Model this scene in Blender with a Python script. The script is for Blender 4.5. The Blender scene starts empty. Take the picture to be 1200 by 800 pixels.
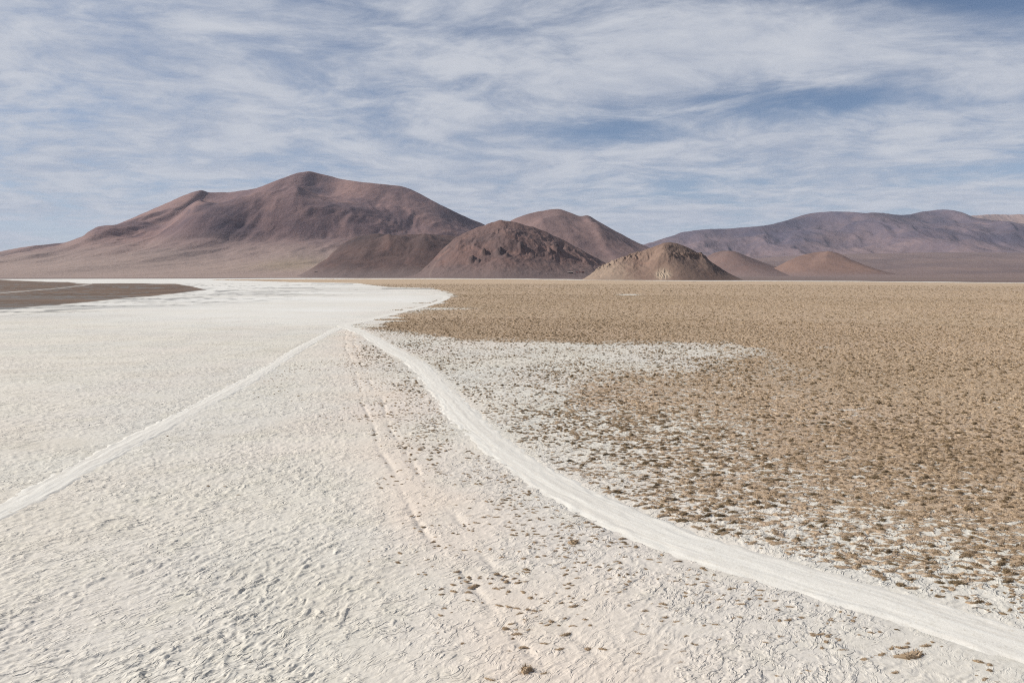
import bpy, math, random
import numpy as np

random.seed(7)
RNG = np.random.default_rng(7)
scene = bpy.context.scene
COL = scene.collection
R = math.radians

# ------------------------------------------------------------------ camera
CAM_H = 12.0
FPX = 800.0                       # focal length in image pixels (1200 wide)
HORIZ = 322.0                     # image row of the true horizon
PITCH = math.atan((400.0 - HORIZ) / FPX)
CP, SP = math.cos(PITCH), math.sin(PITCH)

cam_d = bpy.data.cameras.new('camera')
cam = bpy.data.objects.new('camera', cam_d)
COL.objects.link(cam)
cam.location = (0, 0, CAM_H)
cam.rotation_euler = (R(90) - PITCH, 0, 0)
cam_d.sensor_width = 36.0
cam_d.lens = 24.0
cam_d.clip_start = 0.5
cam_d.clip_end = 90000
scene.camera = cam


def to_ground(px, py):
    """image pixel -> ground metres"""
    u = (np.asarray(px, float) - 600.0) / FPX
    v = (400.0 - np.asarray(py, float)) / FPX
    dy = CP + v * SP
    dz = -SP + v * CP
    t = -CAM_H / dz
    return u * t, dy * t


def to_image_px(X, Y):
    """ground metres -> image pixel (only used for points ahead)"""
    yc = Y * CP + CAM_H * SP          # depth
    yc = np.maximum(yc, 1e-3)
    zc = Y * SP - CAM_H * CP
    return 600.0 + FPX * X / yc, 400.0 - FPX * zc / yc


def height_at(px, py, D):
    """point on a skyline at ground distance D (along +Y)"""
    u = (px - 600.0) / FPX
    v = (400.0 - py) / FPX
    t = D / (CP + v * SP)
    return u * t, D, CAM_H + (-SP + v * CP) * t


# ------------------------------------------------------------------ noise
def _hash(ix, iy, seed):
    h = (ix.astype(np.int64) * 374761393 + iy.astype(np.int64) * 668265263 + seed * 974711) & 0xFFFFFFFF
    h = ((h ^ (h >> 13)) * 1274126177) & 0xFFFFFFFF
    h = ((h ^ (h >> 16)) * 2246822519) & 0xFFFFFFFF
    return h ^ (h >> 15)


_ANG = np.linspace(0, 2 * np.pi, 256, endpoint=False)
_CT, _ST = np.cos(_ANG), np.sin(_ANG)


def perlin(x, y, seed=0):
    x0 = np.floor(x); y0 = np.floor(y)
    fx = x - x0; fy = y - y0
    ix = x0.astype(np.int64); iy = y0.astype(np.int64)

    def g(dx, dy):
        k = (_hash(ix + dx, iy + dy, seed) & 255).astype(np.int64)
        return _CT[k] * (fx - dx) + _ST[k] * (fy - dy)
    u = fx * fx * fx * (fx * (fx * 6 - 15) + 10)
    v = fy * fy * fy * (fy * (fy * 6 - 15) + 10)
    a = g(0, 0); b = g(1, 0); c = g(0, 1); d = g(1, 1)
    return ((a + (b - a) * u) + ((c + (d - c) * u) - (a + (b - a) * u)) * v) * 1.5


def fbm(x, y, octs=4, seed=0, gain=0.5):
    s = 0; a = 1.0; n = 0
    for o in range(octs):
        s = s + a * perlin(x * 2 ** o + o * 17.3, y * 2 ** o - o * 9.1, seed + o)
        n += a; a *= gain
    return s / n


def ridged(x, y, octs=4, seed=0, gain=0.5):
    s = 0; a = 1.0; n = 0
    for o in range(octs):
        s = s + a * (1 - np.abs(perlin(x * 2 ** o + o * 13.7, y * 2 ** o + o * 5.9, seed + o)))
        n += a; a *= gain
    return s / n


def sstep(a, b, x):
    t = np.clip((x - a) / (b - a), 0, 1)
    return t * t * (3 - 2 * t)


def poly_sd(px, py, P):
    """signed distance to polygon, negative inside"""
    P = np.asarray(P, float)
    d2 = np.full(px.shape, 1e18)
    inside = np.zeros(px.shape, bool)
    n = len(P)
    for i in range(n):
        a = P[i]; b = P[(i + 1) % n]
        e = b - a
        wx = px - a[0]; wy = py - a[1]
        t = np.clip((wx * e[0] + wy * e[1]) / max(e @ e, 1e-9), 0, 1)
        d2 = np.minimum(d2, (wx - e[0] * t) ** 2 + (wy - e[1] * t) ** 2)
        cnd = (a[1] > py) != (b[1] > py)
        with np.errstate(divide='ignore', invalid='ignore'):
            xi = (b[0] - a[0]) * (py - a[1]) / (b[1] - a[1]) + a[0]
        inside ^= cnd & (px < xi)
    d = np.sqrt(d2)
    return np.where(inside, -d, d)


def line_dist(X, Y, P, ret_s=False):
    P = np.asarray(P, float)
    d2 = np.full(X.shape, 1e18)
    best = np.zeros(X.shape)
    side = np.zeros(X.shape)
    for i in range(len(P) - 1):
        a = P[i, :2]; b = P[i + 1, :2]
        e = b - a
        wx = X - a[0]; wy = Y - a[1]
        t = np.clip((wx * e[0] + wy * e[1]) / max(e @ e, 1e-9), 0, 1)
        q = (wx - e[0] * t) ** 2 + (wy - e[1] * t) ** 2
        m = q < d2
        d2 = np.where(m, q, d2)
        if ret_s:
            best = np.where(m, i + t, best)
            side = np.where(m, e[0] * wy - e[1] * wx, side)
    if ret_s:
        return np.sqrt(d2), best, np.sign(side)
    return np.sqrt(d2)


def catmull(P, step):
    P = np.asarray(P, float)
    P = np.vstack([2 * P[0] - P[1], P, 2 * P[-1] - P[-2]])
    out = []
    for i in range(1, len(P) - 2):
        n = max(2, int(np.linalg.norm(P[i + 1] - P[i]) / step))
        t = np.linspace(0, 1, n, endpoint=False)[:, None]
        p0, p1, p2, p3 = P[i - 1], P[i], P[i + 1], P[i + 2]
        out.append(0.5 * (2 * p1 + (p2 - p0) * t + (2 * p0 - 5 * p1 + 4 * p2 - p3) * t ** 2 + (3 * p1 - p0 - 3 * p2 + p3) * t ** 3))
    out.append(P[-2][None])
    return np.vstack(out)


# ------------------------------------------------------------------ mesh helpers
def raw_mesh(name, V, F, smooth=True):
    """V (n,3) float, F (m,k) int with fixed k"""
    V = np.ascontiguousarray(V, np.float32); F = np.ascontiguousarray(F, np.int32)
    me = bpy.data.meshes.new(name)
    k = F.shape[1]
    me.vertices.add(len(V)); me.vertices.foreach_set('co', V.ravel())
    me.loops.add(F.size); me.loops.foreach_set('vertex_index', F.ravel())
    me.polygons.add(len(F))
    me.polygons.foreach_set('loop_start', np.arange(0, F.size, k, dtype=np.int32))
    me.polygons.foreach_set('use_smooth', np.full(len(F), smooth, bool))
    me.update(calc_edges=True)
    return me


def link(name, me, mat=None, parent=None, label=None, cat=None, group=None, kind=None, loc=None):
    o = bpy.data.objects.new(name, me)
    COL.objects.link(o)
    if mat is not None and me is not None and len(me.materials) == 0:
        me.materials.append(mat)
    if parent: o.parent = parent
    if loc is not None: o.location = loc
    for k, v in (('label', label), ('category', cat), ('group', group), ('kind', kind)):
        if v: o[k] = v
    return o


def attr_f(me, name, arr):
    a = me.attributes.new(name, 'FLOAT', 'POINT')
    a.data.foreach_set('value', np.ascontiguousarray(arr, np.float32))


def grid_faces(nr, nc, wrap=False):
    i = np.arange(nr - 1)[:, None]; j = np.arange(nc if wrap else nc - 1)[None, :]
    j2 = (j + 1) % nc
    return np.stack([i * nc + j + 0 * i, i * nc + j2, (i + 1) * nc + j2, (i + 1) * nc + j], -1).reshape(-1, 4)


# ------------------------------------------------------------------ node helpers
class NT:
    def __init__(self, mat):
        mat.use_nodes = True
        self.t = mat.node_tree
        self.t.nodes.clear()

    def n(self, typ, **kw):
        nd = self.t.nodes.new(typ)
        for k, v in kw.items():
            setattr(nd, k, v)
        return nd

    def set(self, sock, v):
        if hasattr(v, 'is_output'):
            self.t.links.new(v, sock)
        else:
            if isinstance(v, (tuple, list)) and len(v) == 3 and sock.type == 'RGBA':
                v = (*v, 1)
            sock.default_value = v

    def math(self, op, a, b=0.0, clamp=False):
        nd = self.n('ShaderNodeMath', operation=op, use_clamp=clamp)
        self.set(nd.inputs[0], a); self.set(nd.inputs[1], b)
        return nd.outputs[0]

    def mix(self, f, a, b):
        nd = self.n('ShaderNodeMix', data_type='RGBA')
        self.set(nd.inputs['Factor'], f)
        self.set(nd.inputs[6], a); self.set(nd.inputs[7], b)
        return nd.outputs[2]

    def noise(self, vec, scale, detail=3, rough=0.55, dist=0.0):
        nd = self.n('ShaderNodeTexNoise')
        self.set(nd.inputs['Vector'], vec)
        nd.inputs['Scale'].default_value = scale
        nd.inputs['Detail'].default_value = detail
        nd.inputs['Roughness'].default_value = rough
        nd.inputs['Distortion'].default_value = dist
        return nd.outputs['Fac']

    def ramp(self, v, a, b, lo=0.0, hi=1.0):
        nd = self.n('ShaderNodeMapRange', interpolation_type='SMOOTHSTEP')
        self.set(nd.inputs[0], v); self.set(nd.inputs[1], a); self.set(nd.inputs[2], b)
        nd.inputs[3].default_value = lo; nd.inputs[4].default_value = hi
        return nd.outputs[0]

    def attr(self, name):
        return self.n('ShaderNodeAttribute', attribute_name=name).outputs['Fac']

    def mapping(self, vec, scale=(1, 1, 1), rot=(0, 0, 0), loc=(0, 0, 0)):
        nd = self.n('ShaderNodeMapping')
        self.set(nd.inputs[0], vec)
        nd.inputs['Scale'].default_value = scale
        nd.inputs['Rotation'].default_value = rot
        nd.inputs['Location'].default_value = loc
        return nd.outputs[0]

    def bump(self, h, strength, dist, normal=None):
        nd = self.n('ShaderNodeBump')
        self.set(nd.inputs['Height'], h)
        self.set(nd.inputs['Strength'], strength)
        nd.inputs['Distance'].default_value = dist
        if normal is not None: self.set(nd.inputs['Normal'], normal)
        return nd.outputs[0]

    def finish(self, color, rough=0.9, normal=None, spec=0.2):
        b = self.n('ShaderNodeBsdfPrincipled')
        self.set(b.inputs['Base Color'], color)
        self.set(b.inputs['Roughness'], rough)
        b.inputs['Specular IOR Level'].default_value = spec
        if normal is not None: self.set(b.inputs['Normal'], normal)
        o = self.n('ShaderNodeOutputMaterial')
        self.t.links.new(b.outputs[0], o.inputs[0])


def new_mat(name):
    m = bpy.data.materials.new(name)
    return m, NT(m)


# ------------------------------------------------------------------ outlines on the plain, traced in image pixels
MAIN_TRACK = [(1480, 855), (1330, 795), (1167, 745), (1033, 703), (933, 675), (800, 634), (712, 598), (650, 567), (602, 537), (566, 508),
              (545, 488), (528, 468), (508, 446), (485, 424), (458, 409), (436, 396), (418, 387), (404, 381), (425, 376.5), (465, 366.5),
              (500, 358), (522, 350), (519, 346.5), (490, 343)]
SIDE_TRACK = [(-420, 800), (-150, 668), (0, 600), (100, 545), (200, 493), (300, 440), (350, 409), (385, 390), (398, 383.5)]
OLD_TRACK = [(700, 800), (590, 700), (520, 620), (480, 560), (452, 510), (436, 470), (424, 440), (412, 408), (408, 388)]


def track_line(P, step):
    P = np.array(P, float)
    X, Y = to_ground(P[:, 0], P[:, 1])
    return catmull(np.stack([X, Y], 1), step)


MAIN_L = track_line(MAIN_TRACK, 0.35)
SIDE_L = track_line(SIDE_TRACK, 0.35)
MAIN_C = track_line(MAIN_TRACK, 4.0)
SIDE_C = track_line(SIDE_TRACK, 4.0)
OLD_C = track_line(OLD_TRACK, 4.0)

FIELD = [(330, 330.6), (420, 332), (453, 336.3), (507, 337.6), (533, 345), (524, 352), (492, 358), (455, 371), (416, 382.5), (490, 391),
         (547, 400), (640, 401), (870, 402), (900, 420), (1000, 445), (1400, 500), (1900, 560), (1900, 337), (1500, 334.4), (1200, 331.7), (1000, 329.8), (860, 329.3),
         (760, 328.7), (680, 327.9), (600, 327.1), (420, 326.6), (300, 327.0), (220, 327.9), (300, 329.4)]
DARKLAND = [(-900, 326.5), (-200, 326.9), (0, 327.9), (35, 329.3), (80, 330.6), (90, 332.0), (104, 332.2), (160, 332.0), (205, 332.5), (222, 335),
            (242, 339.3), (200, 344.5), (130, 351), (60, 357.5), (0, 362.5), (-200, 379), (-900, 420)]
SHORE = np.array([(-3000, 327.0), (-100, 327.0), (0, 327.0), (100, 326.9), (200, 326.4), (350, 325.8), (600, 326.4), (700, 327.6), (760, 328.1), (860, 328.7),
                  (1000, 329.3), (1200, 331.2), (1500, 334), (4000, 340)])
# grass cover read off the image: (image x, image y, cover)
COVER = np.array([
    (560, 415, .24), (640, 412, .22), (720, 412, .24), (800, 410, .30), (860, 410, .42), (900, 425, .70), (1000, 450, .90), (1150, 450, .95),
    (1300, 500, .95), (520, 440, .22), (580, 450, .24), (650, 450, .36), (700, 460, .66), (760, 465, .70), (840, 460, .74), (900, 470, .82),
    (560, 500, .20), (620, 500, .26), (700, 505, .38), (780, 510, .48), (850, 520, .55), (930, 520, .78), (1050, 520, .90), (1180, 520, .93),
    (640, 530, .22), (700, 545, .40), (760, 560, .44), (820, 570, .58), (900, 570, .62), (1000, 570, .68), (1100, 580, .72), (1200, 580, .78),
    (760, 585, .46), (830, 610, .42), (900, 620, .52), (980, 630, .56), (1080, 630, .58), (1200, 640, .60), (960, 655, .40), (1050, 670, .46),
    (1130, 680, .48), (1220, 690, .48), (1350, 700, .5), (1100, 700, .22), (1180, 712, .2), (1300, 740, .2),
    (440, 410, .24), (450, 425, .26), (480, 450, .26), (470, 480, .16), (500, 500, .17), (430, 450, .12), (540, 540, .16), (580, 570, .17), (620, 600, .18),
    (660, 620, .20), (700, 640, .20), (600, 660, .16), (560, 700, .14), (640, 700, .18), (700, 690, .16), (780, 680, .15), (860, 700, .13),
    (940, 725, .13), (900, 760, .11), (1000, 760, .12), (1100, 780, .13), (800, 740, .14), (700, 760, .13), (620, 780, .12), (500, 640, .12),
    (500, 580, .08), (540, 800, .04), (800, 800, .08), (1200, 830, .06), (460, 600, .04), (1400, 900, .08),
    (420, 520, 0), (400, 450, 0), (380, 410, 0), (380, 600, 0), (350, 700, 0), (450, 740, 0), (300, 500, 0), (200, 400, 0), (100, 600, 0),
    (150, 760, 0), (300, 800, 0), (0, 450, 0), (350, 370, 0), (420, 355, 0), (-200, 600, 0), (-200, 800, 0), (-300, 420, 0), (430, 900, 0)], float)


def cover_at(X, Y, px, py):
    """share of the ground under grass"""
    w_sum = np.zeros(px.shape); v_sum = np.zeros(px.shape)
    sv = 330.0 * np.log(np.maximum(py - 316.0, 1.0))
    for x, y, c in COVER:
        d2 = (px - x) ** 2 + (sv - 330.0 * math.log(y - 316.0)) ** 2
        w = 1.0 / (d2 + 80.0) ** 1.8
        w_sum += w; v_sum += w * c
    v = v_sum / w_sum
    r = np.hypot(X, Y)
    wob = fbm(X / 9.0, Y / 9.0, 4, 31) * np.clip(1400.0 / r, 0.0, 9.0) + fbm(X / 60, Y / 60, 3, 35) * np.clip(2500.0 / r, 0, 16) * .35
    sd = poly_sd(px + wob * 6, py + wob * 0.55, FIELD)
    wid = np.clip(900.0 / r, 0.35, 9.0)
    f = sstep(wid, -wid, sd)
    # pale salt streaks inside the far field
    st = np.exp(-((px - 520) / 38) ** 2 - ((py - 361.5) / 1.6) ** 2) * 0.75 + np.exp(-((px - 480) / 22) ** 2 - ((py - 364) / 4.0) ** 2) * 0.55
    st += 0.95 * np.exp(-((px - 737) / 14) ** 4 - ((py - 345.3) / 0.7) ** 2) + 0.5 * np.exp(-((px - 965) / 16) ** 4 - ((py - 407) / 1.0) ** 2)
    st += 0.5 * np.exp(-((px - 740) / 80) ** 4 - ((py - 332.5) / 0.5) ** 2) * 0
    v = np.maximum(v, f * 0.96)
    # left half beyond the salt edge has no grass at all
    bare = sstep(6, -6, (px - 405)) * sstep(400, 380, py)
    v = v * (1 - bare * (1 - f))
    v = v * (1 - st)
    return np.clip(v, 0, 1)


def wet_at(px, py):
    w = np.zeros(px.shape)
    for x0, y0, x1, y1, th, a in [(60, 364, 148, 358.6, .9, .8), (165, 354.2, 200, 352, .8, .9), (196, 351.5, 236, 347.8, .7, .7), (222, 341.2, 246, 337.4, .7, .8),
                                  (258, 341.6, 276, 340.2, .8, .9), (246, 345.6, 300, 342.5, .5, .6), (330, 337.6, 368, 337.2, .45, .7), (0, 370.5, 70, 364, .6, .4),
                                  (100, 362.5, 190, 355.5, .5, .5), (368, 332.2, 412, 332.9, .5, .85), (452, 338.2, 508, 338.4, .6, .9)]:
        d = line_dist(px, py * 6, [(x0, y0 * 6), (x1, y1 * 6)]) / 6
        w = np.maximum(w, a * sstep(th * 1.5, th * .4, d))
    g = np.exp(-((px - 312) / 20) ** 2 - ((py - 342.8) / 1.6) ** 2) * .65
    g = np.maximum(g, np.exp(-((px - 350) / 50) ** 2 - ((py - 338.5) / 1.3) ** 2) * .25)
    g = np.maximum(g, sstep(0, 1, np.exp(-((px - 60) / 120) ** 2 - ((py - 371) / 3.5) ** 2)) * .22)
    return np.maximum(w, g)


def crust(X, Y, r):
    """height of the salt crust (m): broken plates with sharp lips, flat pans between"""
    wx = fbm(X / 1.7, Y / 1.7, 3, 3) * 0.38; wy = fbm(X / 1.7, Y / 1.7, 3, 4) * 0.38
    wx = wx + fbm(X / 15, Y / 15, 2, 8) * 2.2; wy = wy + fbm(X / 15, Y / 15, 2, 9) * 2.2
    ca, sa = math.cos(R(44)), math.sin(R(44))
    c = (X + wx) * ca + (Y + wy) * sa
    n = -(X + wx) * sa + (Y + wy) * ca
    p1 = perlin(c / 0.95, n / 0.30, 11) + .22 * perlin(c / .4, n / .17, 16)
    p2 = perlin(c / 0.52 + 9, n / 0.21 - 4, 12) + .2 * perlin(c / .2, n / .13, 17)
    p3 = fbm(X / 3.0 + wx, Y / 2.6 + wy, 4, 15)
    k1 = sstep(-.30, .25, perlin(c / .9 + 4, n / .8, 18) + .3 * perlin(c / .3, n / .3, 19))
    k2 = sstep(-.25, .30, perlin(c / .5 + 2, n / .5, 20))
    t1 = (sstep(-.09, .11, p1) + .30 * np.exp(-(p1 / .11) ** 2)) * k1
    t2 = (sstep(-.12, .14, p2 - .05) + .20 * np.exp(-(p2 / .13) ** 2)) * k2
    big = np.exp(-(p3 / .022) ** 2)
    patch = .25 + .75 * sstep(-0.20, 0.12, fbm(X / 6.5, Y / 6.5, 5, 21) + 0.12)
    patch2 = sstep(-0.20, 0.16, fbm(X / 3.1, Y / 3.1, 4, 22))
    lump = fbm(X / 0.30, Y / 0.30, 3, 14)
    return patch * (0.043 * t1 * (.45 + .55 * patch2) + 0.040 * t2) + 0.022 * big * (.2 + .8 * patch2) + 0.020 * lump * (0.25 + patch), patch


# ------------------------------------------------------------------ ground sheet
def build_ground():
    th_d = np.radians(np.linspace(-41, 41, 1180))
    th_c = np.radians(np.linspace(41, 319, 140)[1:-1])
    th = np.concatenate([th_d, th_c])
    k = np.concatenate([np.arange(500, 150, -0.62), np.arange(150, 3, -0.40), np.arange(3, 0.34, -0.1)])
    r = 12 * 683.0 / k
    r = np.concatenate([[0.5, 4, 8, 12, 14.5], r, [24000.0, 26000.0]])
    r = np.unique(r)
    T, RR = np.meshgrid(th, r)
    X = (RR * np.sin(T)).ravel(); Y = (RR * np.cos(T)).ravel(); rr = RR.ravel()
    ahead = Y > 3
    Ys = np.where(ahead, Y, 3.0)
    px, py = to_image_px(X, Ys)
    px = np.clip(px, -3000, 4200); py = np.clip(py, 322.05, 1200)
    nj = fbm(X / 14, Y / 14, 4, 41) * np.clip(600 / rr, .0, 3)          # metres of wobble -> image pixels
    nfar = fbm(X / 110, Y / 45, 4, 43)
    veg = np.zeros(X.shape)
    m = ahead & (rr < 6000)
    veg[m] = cover_at(X[m], Y[m], px[m], py[m])
    dark = np.zeros(X.shape)
    sd = poly_sd(px[m], (py[m] + nfar[m] * 0.95 + nj[m] * .35) , DARKLAND)
    dark[m] = sstep(0.4, -0.4, sd)
    # pale salt streak across the dark spit
    dstr = line_dist(px[m], py[m] * 4, [(-40, 346 * 4), (20, 341.8 * 4), (70, 337.6 * 4), (96, 334.6 * 4), (106, 332.6 * 4)]) / 4
    dark[m] *= 1 - 0.42 * sstep(0.75, 0.3, dstr + .35 * nfar[m])
    wet = np.zeros(X.shape)
    wet[m] = wet_at(px[m] + nfar[m] * 14, py[m] + nfar[m] * 1.0) * np.clip(.75 + nfar[m] * 1.4, 0, 1)
    shore = np.interp(px, SHORE[:, 0], SHORE[:, 1])
    desert = sstep(0.12, -0.12, py - shore + 0.10 * nfar) * (rr > 500)
    desert[~ahead & (rr > 3000)] = 1
    edge = np.where(ahead & (rr > 500), np.exp(-((py - shore - 0.62 - .12 * nfar) / 0.42) ** 2) * np.interp(px, [330, 420, 600, 1100, 1300], [.9, .5, .32, .26, .15]) * np.clip(.6 + 1.6 * fbm(X / 260, Y / 90, 3, 47), 0, 1.2), 0)     # white salt rim of the plain
    veg *= 1 - np.clip(edge * 1.1, 0, 1)
    dark *= 1 - np.clip(edge * 1.2 * (px > 30), 0, 1)
    # smooth clean playa towards the far shore
    white = sstep(398, 352, py + nj * 5 + nfar * 10 + (px - 200) * -0.02) * sstep(500, 380, px) + np.exp(-((px - 470) / 60) ** 2 - ((py - 350) / 12) ** 2)
    white = np.maximum(np.clip(white, 0, 1) * (ahead), edge * (px < 450))
    far_smooth = sstep(338.5, 336.0, py + (px < 700) * 4 + nfar * .3) * (px > 330)
    band = m & (px < 460) & (py > 331) & (py < 376)
    sf = np.abs(fbm(X[band] / 150 + .01 * Y[band] , Y[band] / 34, 5, 401))
    bm_ = sstep(376, 366, py[band] - (px[band] - 0) * -.06) * sstep(331, 334, py[band]) * np.interp(px[band], [-200, 150, 330, 460], [.9, 1, .7, .2])
    wet[band] = np.maximum(wet[band], (.85 * sstep(.05, .0, sf) + .42 * sstep(.05, .30, fbm(X[band] / 190, Y[band] / 60, 4, 403))) * bm_)
    old = np.zeros(X.shape)
    n_ = m & (rr < 260)
    dm = np.full(X.shape, 1e3); ds = np.full(X.shape, 1e3); do = np.full(X.shape, 1e3)
    dm[m] = line_dist(X[m], Y[m], MAIN_C); ds[m] = line_dist(X[m], Y[m], SIDE_C); do[n_] = line_dist(X[n_], Y[n_], OLD_C)
    old = np.exp(-((do + 1.6 * nj) / 2.6) ** 2) * np.clip(.7 + 1.5 * fbm(X / 12, Y / 12, 3, 58), 0, 1)
    trk = np.minimum(dm, ds)
    near_trk = np.maximum(sstep(1.45, .7, dm + .8 * nj), sstep(1.0, .45, ds + .8 * nj))
    veg *= 1 - sstep(2.2, 1.35, trk + .5 * nj)
    veg *= 1 - .3 * old
    # ---- relief
    z = np.zeros(X.shape)
    q = rr < 420
    h, patch = crust(X[q], Y[q], rr[q])
    fade = sstep(420, 60, rr[q])
    amp = (1 - 0.55 * old[q]) * (1 - .8 * white[q]) * np.where(py[q] > 700, 1, 1) * (1 - .52 * sstep(360, 600, px[q] + nj[q] * 30))
    amp *= .45 + .55 * sstep(390, 430, py[q] + nj[q] * 4)
    z[q] = (h - .05) * fade * amp + fbm(X[q] / 11, Y[q] / 11, 3, 55) * 0.05 * fade
    # two faint wheel ruts of the old track
    z -= 0.060 * np.exp(-((do - .8 + .25 * nj) / .20) ** 2) * np.clip(.55 + 2.0 * fbm(X / 5, Y / 5, 3, 57), 0, 1)
    z = z * (1 - near_trk) - 0.06 * near_trk * sstep(260, 120, rr)
    z[rr > 6000] = -2.0 * sstep(6000, 9000, rr[rr > 6000])
    me = raw_mesh('salt_flat', np.stack([X, Y, z], 1), grid_faces(len(r), len(th), True)[:, ::-1])
    pink = np.clip(.30 + 1.3 * fbm(X / 16, Y / 16, 4, 61), 0, 1) * (.55 + .45 * np.exp(-((px - 470) / 150) ** 2))
    pink = np.clip(pink + .5 * np.exp(-((do + 2 * nj) / 6) ** 2), 0, 1)
    for nm, a in (('veg', veg), ('dark', dark), ('wet', wet), ('desert', desert), ('white', white), ('pink', pink), ('old', old), ('bare', far_smooth)):
        attr_f(me, nm, a)
    return me


def ground_material():
    m, t = new_mat('salt_and_soil')
    geo = t.n('ShaderNodeNewGeometry')
    P = geo.outputs['Position']
    veg, dark, wet, desert, white, pink, old, bare = [t.attr(k) for k in ('veg', 'dark', 'wet', 'desert', 'white', 'pink', 'old', 'bare')]
    n_big = t.noise(P, 0.045, 4, .6)
    n_mid = t.noise(P, 0.35, 5, .6)
    n_fine = t.noise(P, 4.0, 5, .65)
    salt = t.mix(t.ramp(n_big, .38, .62), (.645, .607, .525), (.605, .580, .52))
    salt = t.mix(t.ramp(t.noise(t.mapping(P, (.6, 1, 1)), .075, 7, .66, .4), .50, .66, 0, .55), salt, (.525, .485, .405))
    salt = t.mix(t.math('MULTIPLY', pink, .5), salt, (.655, .565, .50))
    salt = t.mix(t.ramp(n_mid, .50, .72, 0, .5), salt, (.60, .565, .47))
    salt = t.mix(t.ramp(n_fine, .45, .75, 0, .55), salt, (.47, .43, .36))
    salt = t.mix(t.math('MULTIPLY', old, .65), salt, (.68, .575, .475))
    salt = t.mix(t.math('MULTIPLY', white, t.ramp(t.noise(t.mapping(P, (.25, 1, 1)), .02, 5, .65), .35, .65, .35, .9)), salt, (.70, .685, .64))
    # soil between and under the grass: a share of the surface equal to the cover
    ms = t.mapping(P, (0.62, 1.0, 1.0))
    nv = t.math('ADD', t.math('MULTIPLY', t.noise(ms, 1.9, 3, .6, .6), .75), t.math('MULTIPLY', t.noise(P, .28, 3, .6), .25))
    thr = t.math('SUBTRACT', .708, t.math('MULTIPLY', veg, .378))
    cov = t.ramp(t.math('SUBTRACT', nv, thr), -.025, .04)
    cov = t.math('MULTIPLY', cov, t.ramp(veg, .03, .2))
    soil = t.mix(t.ramp(t.noise(P, .9, 4, .6), .35, .65), (.455, .345, .238), (.38, .280, .187))
    soil = t.mix(t.ramp(t.noise(P, .02, 3, .6), .40, .62, 0, .6), soil, (.475, .355, .255))
    soil = t.mix(t.ramp(t.noise(P, 2.6, 4, .65, .5), .57, .69, 0, .7), soil, (.17, .12, .075))
    soil = t.mix(bare, soil, (.46, .345, .235))
    col = t.mix(cov, salt, soil)
    dk = t.mix(t.ramp(t.noise(P, .02, 5, .65), .4, .62), (.115, .078, .056), (.168, .113, .080))
    col = t.mix(dark, col, dk)
    col = t.mix(t.math('MULTIPLY', wet, .9), col, (.16, .155, .145))
    ds = t.mix(t.ramp(t.noise(t.mapping(P, (.3, 1, 1)), .004, 5, .6), .4, .62), (.20, .145, .125), (.155, .115, .105))
    col = t.mix(desert, col, ds)
    # relief too fine for the sheet
    flat = t.math('MULTIPLY', t.math('SUBTRACT', 1.0, t.math('MULTIPLY', white, .85)), t.math('SUBTRACT', 1.0, t.math('MULTIPLY', old, .4)), True)
    wp = t.n('ShaderNodeVectorMath', operation='MULTIPLY_ADD')
    wn = t.n('ShaderNodeTexNoise'); t.set(wn.inputs['Vector'], P); wn.inputs['Scale'].default_value = .6; wn.inputs['Detail'].default_value = 3
    t.set(wp.inputs[0], wn.outputs['Color']); wp.inputs[1].default_value = (1.3, 1.3, 0); t.set(wp.inputs[2], P)
    rot = t.mapping(wp.outputs[0], (1.35, 1.35, 1), (0, 0, R(-44)))
    r1 = t.ramp(t.noise(t.mapping(rot, (.75, 2.0, 1)), 1.0, 3, .5), .475, .525)
    r2 = t.ramp(t.noise(t.mapping(rot, (1.5, 3.6, 1)), 1.0, 3, .5), .47, .53)
    pm_ = t.ramp(t.noise(P, .17, 5, .6), .40, .54, .25, 1)
    h = t.math('MULTIPLY', t.math('MULTIPLY', t.math('ADD', t.math('MULTIPLY', r1, .6), t.math('MULTIPLY', r2, .45)), pm_), flat)
    h = t.math('MULTIPLY', h, t.ramp(t.noise(P, 1.1, 3, .6), .40, .60, .15, 1))
    b1 = t.bump(h, 1.0, .075)
    g = t.math('ADD', t.math('MULTIPLY', n_fine, .6), t.math('MULTIPLY', t.noise(P, 16, 3, .6), .25))
    b2 = t.bump(g, .5, .03, b1)
    b3 = t.bump(t.math('MULTIPLY', cov, t.noise(P, 2.3, 3, .6)), .9, .16, b2)
    t.finish(col, t.math('SUBTRACT', .93, t.math('MULTIPLY', wet, .35)), b3, .15)
    return m


ground_mat = ground_material()
link('ground', build_ground(), ground_mat, label='pale salt flat with ridged crust running to a brown tussock plain', kind='structure')


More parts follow.
